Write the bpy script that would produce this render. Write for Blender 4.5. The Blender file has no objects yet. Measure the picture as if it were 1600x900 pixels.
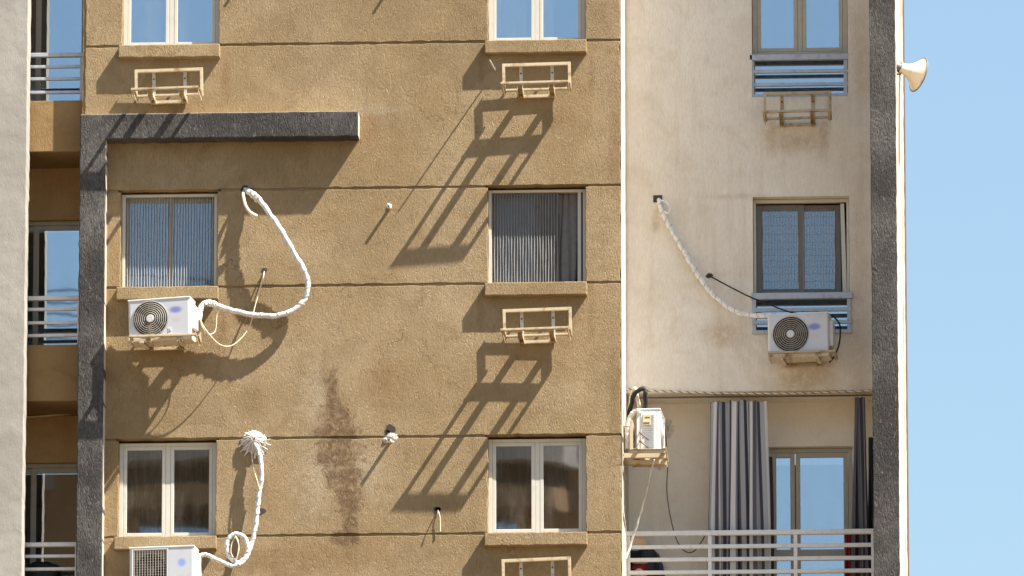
import bpy, math, random
from mathutils import Vector, Matrix, noise as mnoise
random.seed(7)
scene = bpy.context.scene
COL = scene.collection

# ------------------------------------------------------------------ camera
CAM = Vector((5.9, -116.7, 1.6)); TGT = Vector((0.0, 0.0, 29.3)); FPX = 16150.0
fw = (TGT - CAM).normalized(); rt = fw.cross(Vector((0, 0, 1))).normalized(); up = rt.cross(fw)
cd = bpy.data.cameras.new('camera'); cam = bpy.data.objects.new('camera', cd); COL.objects.link(cam)
cam.location = CAM; cam.rotation_euler = fw.to_track_quat('-Z', 'Y').to_euler()
cd.sensor_width = 36.0; cd.lens = 36.0 * FPX / 1600.0; cd.clip_start = 1.0; cd.clip_end = 6000
scene.camera = cam

# ------------------------------------------------------------------ sky, sun, exposure
SUN = Vector((2.57, -1.0, 4.0)).normalized()
w = bpy.data.worlds.new('World'); scene.world = w; w.use_nodes = True
nt = w.node_tree; nt.nodes.clear()
sky = nt.nodes.new('ShaderNodeTexSky'); sky.sky_type = 'NISHITA'; sky.sun_disc = False
sky.sun_elevation = math.asin(SUN.z); sky.sun_rotation = math.atan2(SUN.x, SUN.y)
sky.air_density = 1.5; sky.dust_density = 0.6; sky.ozone_density = 3.6; sky.altitude = 0
bg = nt.nodes.new('ShaderNodeBackground'); bg.inputs[1].default_value = 0.055
wo = nt.nodes.new('ShaderNodeOutputWorld')
nt.links.new(sky.outputs[0], bg.inputs[0]); nt.links.new(bg.outputs[0], wo.inputs[0])
sl = bpy.data.lights.new('sun', 'SUN'); sl.energy = 5.0; sl.angle = math.radians(0.5); sl.color = (1.0, 0.95, 0.88)
so = bpy.data.objects.new('sun', sl); COL.objects.link(so); so.location = (20, -20, 60)
so.rotation_euler = (-SUN).to_track_quat('-Z', 'Y').to_euler()
vs = scene.view_settings; vs.view_transform = 'Standard'; vs.look = 'None'; vs.gamma = 1.0; vs.use_curve_mapping = False
vs.exposure = 1.66

# ------------------------------------------------------------------ survey: a photo point on the plane y -> metres
def P(px, py, y=0.0):
    d = fw * FPX + rt * (px - 800) + up * (450 - py)
    return CAM + d * ((y - CAM.y) / d.y)

# ------------------------------------------------------------------ mesh helpers
class MB:
    def __init__(s): s.v = []; s.f = []; s.uv = None
    def add(s, vs_, fs):
        b = len(s.v); s.v += [tuple(p) for p in vs_]; s.f += [tuple(b + i for i in q) for q in fs]; return s
    def box(s, x0, x1, y0, y1, z0, z1):
        return s.add([(x0,y0,z0),(x1,y0,z0),(x1,y1,z0),(x0,y1,z0),(x0,y0,z1),(x1,y0,z1),(x1,y1,z1),(x0,y1,z1)],
                     [(0,3,2,1),(4,5,6,7),(0,1,5,4),(1,2,6,5),(2,3,7,6),(3,0,4,7)])
    def tube(s, pts, r, n=8, closed=False, rj=0.0, cap=True):
        pts = [Vector(p) for p in pts]; m = len(pts); rings = []; ref = None
        for i, p in enumerate(pts):
            a = pts[(i-1) % m] if (closed or i > 0) else p; b = pts[(i+1) % m] if (closed or i < m-1) else p
            t = (b - a).normalized()
            if ref is None:
                ref = Vector((0,0,1)) if abs(t.z) < .9 else Vector((1,0,0))
            e1 = (ref - t * ref.dot(t)).normalized(); ref = e1; e2 = t.cross(e1)
            rr = (r(i/(m-1)) if callable(r) else r)
            ring = []
            for k in range(n):
                an = 2*math.pi*k/n; q = rr*(1+random.uniform(-rj, rj))
                ring.append(p + e1*math.cos(an)*q + e2*math.sin(an)*q)
            rings.append(ring)
        fs = []; L = m if closed else m-1
        for i in range(L):
            j = (i+1) % m
            for k in range(n):
                k2 = (k+1) % n; fs.append((i*n+k, j*n+k, j*n+k2, i*n+k2))
        if cap and not closed:
            fs.append(tuple(range(n))[::-1]); fs.append(tuple((m-1)*n+k for k in range(n)))
        return s.add([p for ring in rings for p in ring], fs)
    def lathe(s, prof, o, ax, n=40):
        """prof: (distance along axis, radius)"""
        ax = Vector(ax).normalized(); o = Vector(o)
        e1 = ax.orthogonal().normalized(); e2 = ax.cross(e1); vs_ = []; fs = []
        for (d, r) in prof:
            for k in range(n):
                a = 2*math.pi*k/n; vs_.append(o + ax*d + (e1*math.cos(a)+e2*math.sin(a))*r)
        for i in range(len(prof)-1):
            for k in range(n):
                k2 = (k+1) % n; fs.append((i*n+k, i*n+k2, (i+1)*n+k2, (i+1)*n+k))
        return s.add(vs_, fs)
    def plaster(s, pts, y0, y1, step=.07, jit=.003, ch=.007):
        """hand-plastered slab: polygon pts (x,z, counter-clockwise from the front), front y0, back y1, uneven rounded arrises"""
        loop = []; n = len(pts); nrm = []
        for i in range(n):
            a = Vector(pts[i]); b = Vector(pts[(i+1) % n]); L = (b-a).length; k = max(1, int(L/step))
            t = (b-a)/L; nn = Vector((-t.y, t.x))
            pr = Vector(pts[i]) - Vector(pts[i-1]); pr.normalize(); pn = Vector((-pr.y, pr.x))
            for q in range(k):
                p = a + t*(L*q/k)
                if q == 0:
                    m_ = (nn+pn); m_ = m_/max(.3, m_.dot(nn)); loop.append(p); nrm.append(m_)
                else:
                    j = jit*(mnoise.noise(Vector((p.x*9+3, p.y*9, y0*5)))*1.6 + random.uniform(-.35, .35))
                    loop.append(p + nn*j); nrm.append(nn)
        m = len(loop); V = []
        for p, q in zip(loop, nrm): V.append((p.x+q.x*ch, y0, p.y+q.y*ch))
        for p, q in zip(loop, nrm): V.append((p.x+q.x*ch*.28, y0+ch*.3, p.y+q.y*ch*.28))
        for p, q in zip(loop, nrm): V.append((p.x, y0+ch, p.y))
        for p, q in zip(loop, nrm): V.append((p.x, y1, p.y))
        F = [tuple(range(m))]
        for r_ in range(3):
            for i in range(m):
                j = (i+1) % m; F.append((r_*m+i, (r_+1)*m+i, (r_+1)*m+j, r_*m+j))
        F.append(tuple(range(4*m-1, 3*m-1, -1)))
        return s.add(V, F)
    def rect(s, x0, x1, z0, z1, y0, y1, **k):
        return s.plaster([(x0,z0),(x1,z0),(x1,z1),(x0,z1)], y0, y1, **k)
    def build(s, name, mat, parent=None, smooth=False, bevel=0.0, seg=2, angle=35):
        me = bpy.data.meshes.new(name); me.from_pydata(s.v, [], s.f)
        if s.uv:
            l = me.uv_layers.new(name='UVMap')
            for lp in me.loops: l.data[lp.index].uv = s.uv[lp.vertex_index]
        me.materials.append(mat); me.validate(); me.update()
        o = bpy.data.objects.new(name, me); COL.objects.link(o)
        if parent: o.parent = parent
        if smooth:
            for p in me.polygons: p.use_smooth = True
        if bevel:
            b = o.modifiers.new('bevel', 'BEVEL'); b.width = bevel; b.segments = seg; b.limit_method = 'ANGLE'; b.angle_limit = math.radians(angle)
        return o

def spline(pts, n=10):
    pts = [Vector(p) for p in pts]; out = []
    for i in range(len(pts)-1):
        p0 = pts[max(i-1,0)]; p1 = pts[i]; p2 = pts[i+1]; p3 = pts[min(i+2,len(pts)-1)]
        for k in range(n):
            t = k/n
            out.append(.5*((2*p1)+(p2-p0)*t+(2*p0-5*p1+4*p2-p3)*t*t+(3*p1-p0-3*p2+p3)*t*t*t))
    out.append(pts[-1]); return out

def empty(name, loc=(0,0,0), rot=(0,0,0)):
    o = bpy.data.objects.new(name, None); COL.objects.link(o); o.location = loc; o.rotation_euler = rot; o.empty_display_size = .2; return o
def tag(o, label=None, cat=None, group=None, kind=None):
    if label: o['label'] = label
    if cat: o['category'] = cat
    if group: o['group'] = group
    if kind: o['kind'] = kind
    return o
def copy_tree(o, parent=None):
    c = o.copy(); COL.objects.link(c); c.parent = parent
    for ch in list(o.children): copy_tree(ch, c)
    return c

# ------------------------------------------------------------------ materials
class NT:
    def __init__(s, name):
        s.m = bpy.data.materials.new(name); s.m.use_nodes = True; s.t = s.m.node_tree; s.t.nodes.clear()
        s.out = s.n('ShaderNodeOutputMaterial')
    def n(s, t, **kw):
        x = s.t.nodes.new(t)
        for k, v in kw.items(): setattr(x, k, v)
        return x
    def l(s, a, b): s.t.links.new(a, b)
    def set(s, sock, v):
        if hasattr(v, 'is_linked') or hasattr(v, 'links'): s.l(v, sock)
        else: sock.default_value = v
    def math(s, op, a, b=None, clamp=False):
        x = s.n('ShaderNodeMath', operation=op); x.use_clamp = clamp; s.set(x.inputs[0], a)
        if b is not None: s.set(x.inputs[1], b)
        return x.outputs[0]
    def pos(s, sc=(1,1,1), obj=False):
        if obj: src = s.n('ShaderNodeTexCoord').outputs['Object']
        else: src = s.n('ShaderNodeNewGeometry').outputs['Position']
        x = s.n('ShaderNodeVectorMath', operation='MULTIPLY'); s.l(src, x.inputs[0]); x.inputs[1].default_value = sc; return x.outputs[0]
    def noise(s, vec, scale, detail=4, rough=.55, dist=0.0, typ=None):
        x = s.n('ShaderNodeTexNoise'); s.l(vec, x.inputs['Vector']); x.inputs['Scale'].default_value = scale
        if typ: x.noise_type = typ
        x.inputs['Detail'].default_value = detail; x.inputs['Roughness'].default_value = rough; x.inputs['Distortion'].default_value = dist
        return x.outputs[0]
    def ramp(s, fac, a, b, lo=0.0, hi=1.0):
        x = s.n('ShaderNodeMapRange'); x.interpolation_type = 'SMOOTHSTEP'; s.l(fac, x.inputs[0])
        x.inputs[1].default_value = a; x.inputs[2].default_value = b; x.inputs[3].default_value = lo; x.inputs[4].default_value = hi
        return x.outputs[0]
    def mix(s, fac, a, b, mode='MIX'):
        x = s.n('ShaderNodeMix', data_type='RGBA', blend_type=mode); s.set(x.inputs[0], fac)
        for sock, v in ((x.inputs[6], a), (x.inputs[7], b)):
            if isinstance(v, tuple): sock.default_value = (*v[:3], 1)
            else: s.l(v, sock)
        return x.outputs[2]
    def bump(s, h, dist, strength=1.0, nrm=None):
        x = s.n('ShaderNodeBump'); x.inputs['Strength'].default_value = strength; x.inputs['Distance'].default_value = dist
        s.l(h, x.inputs['Height'])
        if nrm: s.l(nrm, x.inputs['Normal'])
        return x.outputs[0]
    def bsdf(s, col, rough=.8, metal=0.0, nrm=None, spec=.3):
        b = s.n('ShaderNodeBsdfPrincipled')
        if isinstance(col, tuple): b.inputs['Base Color'].default_value = (*col[:3], 1)
        else: s.l(col, b.inputs['Base Color'])
        s.set(b.inputs['Roughness'], rough); b.inputs['Metallic'].default_value = metal
        b.inputs['Specular IOR Level'].default_value = spec
        if nrm: s.l(nrm, b.inputs['Normal'])
        return b.outputs[0]
    def done(s, sh): s.l(sh, s.out.inputs[0]); return s.m

def ellipse_mask(t, x0, z0, rx, rz, soft=.5, nz=None, namp=.5):
    """soft ellipse in world x,z; nz roughens its outline"""
    sp = t.n('ShaderNodeSeparateXYZ'); t.l(t.n('ShaderNodeNewGeometry').outputs['Position'], sp.inputs[0])
    a = t.math('DIVIDE', t.math('SUBTRACT', sp.outputs[0], x0), rx); b = t.math('DIVIDE', t.math('SUBTRACT', sp.outputs[2], z0), rz)
    d = t.math('SQRT', t.math('ADD', t.math('MULTIPLY', a, a), t.math('MULTIPLY', b, b)))
    if nz is not None: d = t.math('ADD', d, t.math('MULTIPLY', t.math('SUBTRACT', nz, .5), namp*2))
    return t.ramp(d, 1-soft, 1+soft*.3, 1, 0)

def stucco(name, base, light, dark, relief=.016, worm=34, stains=(), spots=(), streak=.35, mott=1.0, fleck=.35, cracks=0.0, patches=0):
    t = NT(name)
    pv = t.pos((1, 1, .30)); p = t.pos(); ps = t.pos((1, 1, .07))
    big = t.noise(p, .75, 4, .6, .4); mid = t.noise(p, 3.2, 5, .62, .6); fine = t.noise(pv, 60, 4, .65)
    stre = t.noise(ps, 5.5, 5, .62)
    c = t.mix(t.ramp(big, .35, .68), base, light)
    c = t.mix(t.math('MULTIPLY', t.ramp(mid, .45, .78), .55*mott), c, dark)
    c = t.mix(t.math('MULTIPLY', t.ramp(stre, .5, .78), streak), c, dark)
    c = t.mix(t.math('MULTIPLY', t.ramp(stre, .46, .25), streak*.7), c, light)
    c = t.mix(t.ramp(fine, .3, .75, 0, fleck), c, dark)
    fl2 = t.noise(pv, 44, 3, .6, 1.0); c = t.mix(t.ramp(fl2, .56, .74, 0, fleck*1.2), c, light)
    if patches:
        vo = t.n('ShaderNodeTexVoronoi'); wp = t.n('ShaderNodeVectorMath', operation='MULTIPLY_ADD')
        nn = t.n('ShaderNodeTexNoise'); t.l(p, nn.inputs['Vector']); nn.inputs['Scale'].default_value = 2.2; nn.inputs['Detail'].default_value = 4
        t.l(nn.outputs['Color'], wp.inputs[0]); wp.inputs[1].default_value = (.7,.7,.7); t.l(t.pos((1,.02,.8)), wp.inputs[2]); t.l(wp.outputs[0], vo.inputs['Vector']); vo.inputs['Scale'].default_value = 1.05
        sr = t.n('ShaderNodeSeparateColor'); t.l(vo.outputs['Color'], sr.inputs[0])
        c = t.mix(t.ramp(sr.outputs[0], .55, 1, 0, .20), c, light); c = t.mix(t.ramp(sr.outputs[1], .6, 1, 0, .30), c, dark)
    nz = t.noise(p, 6.5, 6, .68, 1.2); nz2 = t.noise(p, 14, 4, .7, .5)
    for (col, amt, els, soft, namp) in stains:
        m = None
        for (x0, z0, rx, rz) in els:
            e = ellipse_mask(t, x0, z0, rx, rz, soft, nz, namp); m = e if m is None else t.math('MAXIMUM', m, e)
        m = t.math('MULTIPLY', t.math('MULTIPLY', m, amt), t.ramp(nz2, .25, .6, .22, 1))
        c = t.mix(m, c, col)
    if cracks:
        vc = t.n('ShaderNodeTexVoronoi', feature='DISTANCE_TO_EDGE'); wq = t.n('ShaderNodeVectorMath', operation='MULTIPLY_ADD')
        n3 = t.n('ShaderNodeTexNoise'); t.l(p, n3.inputs['Vector']); n3.inputs['Scale'].default_value = 5; n3.inputs['Detail'].default_value = 5
        t.l(n3.outputs['Color'], wq.inputs[0]); wq.inputs[1].default_value = (.35,.35,.35); t.l(t.pos((.9,.02,.55)), wq.inputs[2]); t.l(wq.outputs[0], vc.inputs['Vector']); vc.inputs['Scale'].default_value = .8
        cm = t.math('MULTIPLY', t.ramp(vc.outputs['Distance'], .0, .006, 1, 0), t.ramp(t.noise(p, .9, 2, .5), .52, .62))
        c = t.mix(t.math('MULTIPLY', cm, cracks), c, (.07,.04,.02))
    worms = t.noise(pv, worm, 3, .55, 1.6); grit = t.noise(pv, worm*2.6, 2, .6); wave = t.noise(p, 1.7, 3, .5)
    ridge = t.math('ABSOLUTE', t.math('SUBTRACT', worms, .5))
    h = t.math('ADD', t.math('MULTIPLY', ridge, -1.6), t.math('MULTIPLY', grit, .42))
    b1 = t.bump(wave, .035, .6); b2 = t.bump(h, relief, 1.0, b1)
    return t.done(t.bsdf(c, .92, 0, b2, .15))

def plain(name, col, rough=.5, metal=0.0, var=.12, scale=12, spec=.4, dirt=None, bumpd=0.0):
    t = NT(name); n = t.noise(t.pos(), scale, 4, .6)
    d = tuple(c*(1-var*2) for c in col) if dirt is None else dirt
    c = t.mix(t.ramp(n, .45, .8), col, d)
    nr = t.bump(n, bumpd, .6) if bumpd else None
    return t.done(t.bsdf(c, rough, metal, nr, spec))

M = {}
SX = -2.05
M['brown'] = stucco('brown_stucco', (.284,.200,.102), (.362,.268,.156), (.198,.133,.066), relief=.014, worm=44, cracks=.5, patches=1, stains=[
    ((.46,.385,.285), .40, [(-2.25,28.0,.26,.42),(-2.25,27.1,.26,.60),(-1.70,27.2,.20,.35),(-1.6,31.45,.30,.08)], .95, 1.7),
    ((.138,.083,.044), .95, [(-2.08,28.06,.11,.36),(-2.04,27.80,.19,.20),(-2.03,27.58,.29,.20),(-1.98,27.34,.30,.26),(-1.95,27.05,.25,.26),(-1.90,26.80,.19,.26),(-1.88,26.5,.10,.2),(-1.92,26.34,.22,.10)], .6, 1.7),
    ((.20,.115,.048), .5, [(-1.5,28.2,.25,.5),(-1.65,31.25,.16,.3),(-4.0,31.52,.5,.13),(.1,26.0,.5,.3),(-2.6,26.1,1.2,.2),(1.2,30.9,.10,.6),(1.2,28.1,.10,.7),(-3.35,31.9,.06,.35),(.92,31.8,.05,.4),(-.36,31.95,.05,.25),(.93,28.9,.05,.45),(-.37,29.0,.05,.3),(-3.36,28.9,.05,.4),(.1,28.4,.28,.16),(.5,31.35,.25,.14)], .9, 1.0)])
M['recess'] = stucco('recess_wall_lightened', (.47,.30,.135), (.54,.36,.17), (.36,.22,.09), relief=.004)  # back wall colour lightened to make up for light missing under the slabs
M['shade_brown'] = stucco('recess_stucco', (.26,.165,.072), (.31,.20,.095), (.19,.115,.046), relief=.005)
M['dark'] = stucco('charcoal_stucco', (.058,.053,.049), (.155,.144,.128), (.027,.025,.024), relief=.016, worm=28, streak=.22, mott=.5, fleck=.75)
M['grey'] = stucco('pale_grey_stucco', (.315,.292,.25), (.38,.355,.31), (.255,.233,.197), relief=.0025, worm=30, streak=.3)
M['beige'] = stucco('beige_stucco', (.715,.65,.555), (.78,.73,.645), (.56,.48,.375), relief=.007, worm=24, streak=.55, stains=[
    ((.40,.27,.14), .55, [(3.35,28.42,.46,.2),(3.3,28.62,.4,.12),(3.3,31.3,.42,.16),(3.0,31.4,.12,.3),(3.6,31.4,.12,.3),(1.63,30.35,.06,.14),(2.4,29.0,.3,.2)], .85, .6),
    ((.46,.34,.21), .40, [(2.6,28.2,1.6,.12),(4.0,29.3,.16,1.6),(4.05,32.2,.14,.7),(2.6,30.65,.5,.05)], .9, .5)])
M['balcony'] = stucco('balcony_plaster_lightened', (.80,.735,.63), (.84,.79,.70), (.66,.58,.46), relief=.006, worm=24, streak=.5)  # lighter copy of the beige; its colour makes up for the dim balcony
M['cream'] = stucco('cream_stucco', (.47,.42,.34), (.52,.47,.39), (.39,.33,.25), relief=.002, streak=.3)
M['frame'] = plain('cream_aluminium', (.56,.53,.45), .4, 0, .05, 9, .5)
M['tan_frame'] = plain('tan_aluminium', (.42,.37,.28), .42, 0, .08, 9, .5)
M['dark_frame'] = plain('brown_aluminium', (.15,.13,.11), .42, 0, .08, 9, .5)
M['alu'] = plain('weathered_aluminium_rail', (.42,.44,.47), .42, .25, .12, 14, .5, dirt=(.30,.30,.31))
M['white_rail'] = plain('white_painted_rail', (.68,.68,.67), .45, 0, .08, 14, .5, dirt=(.56,.53,.49))
M['iron'] = plain('rusty_cream_iron', (.53,.43,.28), .6, 0, .1, 9, .3, dirt=(.25,.125,.05), bumpd=.002)
M['iron_grey'] = plain('galvanised_plate', (.52,.50,.45), .5, .2, .1, 16, .4, dirt=(.36,.27,.17))
M['iron_old'] = plain('dirty_rusty_iron', (.46,.375,.25), .7, 0, .1, 11, .2, dirt=(.25,.155,.08), bumpd=.002)
M['casing'] = plain('white_enamel', (.62,.62,.61), .38, 0, .05, 7, .45, dirt=(.60,.57,.50))
M['base'] = plain('dirty_base_pan', (.58,.50,.38), .6, 0, .1, 20, .3, dirt=(.38,.27,.15))
M['fan_dark'] = plain('fan_dark', (.05,.042,.035), .6, 0, .1, 20, .3)
M['blade'] = plain('fan_blade', (.10,.085,.07), .5, 0, .1, 20, .4)
M['wire'] = plain('grille_wire', (.22,.19,.155), .5, 0, .1, 30, .4)
M['wire_light'] = plain('pale_grille_wire', (.42,.38,.32), .5, 0, .1, 30, .4)
M['coil'] = plain('condenser_fins', (.20,.165,.125), .6, .2, .15, 40, .3)
M['hose'] = plain('white_wrapped_hose', (.66,.64,.60), .55, 0, .12, 18, .35, dirt=(.40,.36,.30), bumpd=.006)
M['hose_grey'] = plain('dirty_wrapped_hose', (.74,.72,.68), .6, 0, .12, 22, .3, dirt=(.44,.40,.35), bumpd=.006)
M['tape'] = plain('greyed_tape_edge', (.44,.42,.38), .6, 0, .15, 20, .3)
M['foam'] = plain('white_plaster_patch', (.62,.585,.53), .9, 0, .12, 30, .15, dirt=(.40,.34,.27), bumpd=.01)
M['pvc'] = plain('pvc_pipe', (.66,.58,.45), .5, 0, .1, 20, .4, dirt=(.46,.36,.23))
M['black'] = plain('black_rubber', (.018,.017,.016), .6, 0, .2, 20, .3)
M['cream_wire'] = plain('cream_cable', (.70,.60,.42), .5, 0, .1, 20, .4)
M['brown_wire'] = plain('brown_cable', (.12,.075,.045), .5, 0, .1, 20, .4)
M['hornm'] = plain('cream_horn', (.66,.57,.43), .45, 0, .1, 9, .45, dirt=(.46,.36,.23))
M['hornrim'] = plain('grey_rim', (.16,.15,.145), .5, 0, .1, 9, .4)
M['room'] = plain('room_plaster', (.42,.37,.31), .9, 0, .05, 3, .1)
M['asphalt'] = plain('sandy_street', (.16,.118,.075), .95, 0, .10, .4, .1)
M['tower'] = plain('tower_brown', (.34,.215,.11), .9, 0, .08, 1.2, .1)
M['tower_grey'] = plain('tower_grey', (.40,.36,.31), .9, 0, .08, 1.2, .1)
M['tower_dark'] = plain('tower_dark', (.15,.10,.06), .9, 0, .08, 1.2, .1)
M['tower_rail'] = plain('tower_rail', (.06,.06,.07), .5, 0, .08, 1.2, .3)
M['box'] = plain('cardboard', (.62,.47,.34), .85, 0, .1, 9, .1)
M['red'] = plain('red_cloth', (.22,.022,.028), .85, 0, .15, 14, .1, bumpd=.01)
M['pinkc'] = plain('pale_cloth', (.62,.50,.46), .85, 0, .15, 14, .1, bumpd=.01)
M['bag'] = plain('black_bag', (.016,.018,.022), .5, 0, .2, 14, .4, bumpd=.01)
M['greycloth'] = plain('grey_curtain_cloth', (.20,.19,.185), .85, 0, .15, 14, .1)
M['bluec'] = plain('blue_cloth', (.05,.07,.14), .85, 0, .2, 14, .1, bumpd=.01)
M['sticker_blue'] = plain('sticker_blue', (.12,.30,.55), .5, 0, .05, 30, .3)
M['paper'] = plain('paper_label', (.72,.70,.62), .7, 0, .06, 30, .2, dirt=(.55,.50,.36))
M['yellow_label'] = plain('yellowed_label', (.66,.56,.34), .7, 0, .1, 26, .2, dirt=(.35,.25,.12))

def glass(name, refl=.40, tint=(.80,.90,1.0), trans=(.50,.54,.55), wav=.00022):
    t = NT(name); n = t.noise(t.pos(), 1.6, 2, .5); nb = t.bump(n, wav, 1.0)
    g = t.n('ShaderNodeBsdfGlossy'); g.inputs['Color'].default_value = (*tint, 1); g.inputs['Roughness'].default_value = .012; t.l(nb, g.inputs['Normal'])
    tr = t.n('ShaderNodeBsdfTransparent'); tr.inputs['Color'].default_value = (*trans, 1)
    lw = t.n('ShaderNodeFresnel'); lw.inputs['IOR'].default_value = 1.5
    fac = t.math('ADD', lw.outputs[0], refl, True)
    mx = t.n('ShaderNodeMixShader'); t.l(fac, mx.inputs[0]); t.l(tr.outputs[0], mx.inputs[1]); t.l(g.outputs[0], mx.inputs[2])
    # thin film of dust, stronger low down in the panes
    d = t.n('ShaderNodeBsdfDiffuse'); d.inputs['Color'].default_value = (.55,.50,.43,1)
    dn = t.noise(t.pos((1,1,.3)), 9, 5, .65)
    m2 = t.n('ShaderNodeMixShader'); t.l(t.ramp(dn, .3, .9, .01, .10), m2.inputs[0]); t.l(mx.outputs[0], m2.inputs[1]); t.l(d.outputs[0], m2.inputs[2])
    return t.done(m2.outputs[0])
M['glass'] = glass('blue_reflective_glass', .46)
M['glass_clear'] = glass('dusty_window_glass', .25, (.85,.92,1.0), (.72,.72,.70))

def screen_mat(name, col, open_):
    t = NT(name)
    d = t.bsdf(t.mix(t.ramp(t.noise(t.pos(), 8, 4, .6), .4, .8), col, tuple(c*.75 for c in col)), .8, 0, None, .1)
    tr = t.n('ShaderNodeBsdfTransparent'); mx = t.n('ShaderNodeMixShader'); mx.inputs[0].default_value = open_
    t.l(d, mx.inputs[1]); t.l(tr.outputs[0], mx.inputs[2]); return t.done(mx.outputs[0])
M['screen'] = screen_mat('pleated_mesh_blue', (.16,.165,.17), .66)
M['screen_grey'] = screen_mat('pleated_mesh_grey', (.17,.165,.16), .25)

M['pleat_grey'] = plain('grey_pleat_edge', (.27,.262,.25), .7, 0, .15, 18, .2)
M['pleat'] = plain('pale_pleat_edge', (.42,.43,.44), .7, 0, .15, 18, .2)
def casing_front(name, lx, lz, rx, rz, col, lx2=None, lz2=None, col2=None):
    """enamel front with a soft blurred oval mark"""
    t = NT(name); sp = t.n('ShaderNodeSeparateXYZ'); t.l(t.n('ShaderNodeTexCoord').outputs['Object'], sp.inputs[0])
    n = t.noise(t.pos(), 7, 4, .6); c = t.mix(t.ramp(n, .5, .85), (.57,.58,.60), (.48,.47,.44))
    for (x, z, a, b, cc, amt) in [(lx, lz, rx, rz, col, .85)] + ([(lx2, lz2, rx*.8, rz*.9, col2, .35)] if col2 else []):
        u_ = t.math('DIVIDE', t.math('SUBTRACT', sp.outputs[0], x), a); v_ = t.math('DIVIDE', t.math('SUBTRACT', sp.outputs[2], z), b)
        d = t.math('SQRT', t.math('ADD', t.math('MULTIPLY', u_, u_), t.math('MULTIPLY', v_, v_)))
        c = t.mix(t.math('MULTIPLY', t.ramp(d, .45, 1.35, 1, 0), amt), c, cc)
    return t.done(t.bsdf(c, .38, 0, None, .45))

def stripes(name, seq, reps):
    t = NT(name); uv = t.n('ShaderNodeUVMap'); sp = t.n('ShaderNodeSeparateXYZ'); t.l(uv.outputs[0], sp.inputs[0])
    f = t.math('FRACT', t.math('MULTIPLY', sp.outputs[0], reps))
    r = t.n('ShaderNodeValToRGB'); r.color_ramp.interpolation = 'CONSTANT'; t.l(f, r.inputs[0])
    el = r.color_ramp.elements
    for i, (p_, c) in enumerate(seq):
        e = el[i] if i < 2 else el.new(p_)
        e.position = p_; e.color = (*c, 1)
    d = t.n('ShaderNodeBsdfDiffuse'); t.l(r.outputs[0], d.inputs[0])
    tl = t.n('ShaderNodeBsdfTranslucent'); t.l(r.outputs[0], tl.inputs[0]); mx = t.n('ShaderNodeMixShader'); mx.inputs[0].default_value = .2
    t.l(d.outputs[0], mx.inputs[1]); t.l(tl.outputs[0], mx.inputs[2]); return t.done(mx.outputs[0])
WH = (.66,.65,.66); GR = (.27,.27,.285); DK = (.065,.065,.08); PU = (.15,.135,.155)
M['curtain'] = stripes('striped_canvas', [(0,WH),(.18,GR),(.26,DK),(.36,(.40,.40,.42)),(.50,WH),(.62,PU),(.76,(.36,.36,.38)),(.90,DK)], 4.6)
M['curtain_dark'] = stripes('dark_striped_canvas', [(0,DK),(.3,(.30,.30,.32)),(.36,DK),(.55,PU),(.75,(.22,.22,.24)),(.82,DK)], 3)
M['net_dark'] = stripes('brown_net', [(0,(.46,.34,.205)),(.2,(.34,.25,.155)),(.55,(.42,.31,.19)),(.7,(.29,.21,.13))], 5)
M['net'] = stripes('golden_net', [(0,(.78,.60,.34)),(.12,(.45,.34,.20)),(.5,(.66,.50,.29)),(.62,(.38,.29,.175))], 6)

# ------------------------------------------------------------------ ground
g = MB(); g.add([(-3000,-3000,0),(3000,-3000,0),(3000,3000,0),(-3000,3000,0)], [(0,1,2,3)])
tag(g.build('ground', M['asphalt']), 'sandy street level ground around the buildings', 'ground', kind='structure')

# ------------------------------------------------------------------ the building
B = empty('apartment_building')
tag(B, 'brown stucco apartment block with charcoal frame, beige bay and grooved floor lines', 'building')
ZG = [32.262, 30.517, 29.355, 27.543, 26.388]         # groove levels in view
XL, XR = -5.0, 1.262
WR = (-.282, .857); WL = (-4.57, -3.434)               # the two window columns
HG = .014
def wall(x0, x1, z0, z1, y0=0.0, y1=.26, mat='brown', name='wall_panel', **k):
    return MB().rect(x0, x1, z0, z1, y0, y1, jit=.008, **k).build(name, M[mat], B)
levels = [(33.43, 35.3, 0), (32.262, 33.43, 1), (30.517, 32.262, 0), (29.355, 30.517, 1), (27.543, 29.355, 0), (26.388, 27.543, 1), (24.62, 26.388, 0)]
for z0, z1, win in levels:
    a, b = z0+HG, z1-HG
    if not win: wall(XL, XR, a, b)
    else:
        for (x0, x1) in ((XL, WL[0]), (WL[1], WR[0]), (WR[1], XR)): wall(x0, x1, a, b)
# backing behind the grooves, clear of the openings
for (x0, x1) in ((XL+.01, WL[0]-.03), (WL[1]+.03, WR[0]-.03), (WR[1]+.03, XR-.006)):
    MB().box(x0, x1, .017, .25, 24.0, 35.2).build('wall_core', M['brown'], B)
for z in [33.43]+ZG:
    MB().box(XL+.01, XR-.006, .017, .24, z-.05, z+.05) if False else None
MB().box(XL, XR, .0, .3, 0, 24.62).build('lower_wall', M['brown'], B)
MB().rect(1.2655, 1.2775, 0, 35.3, .004, 2.3, jit=.002, ch=.003).build('return_wall', M['cream'], B)
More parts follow.
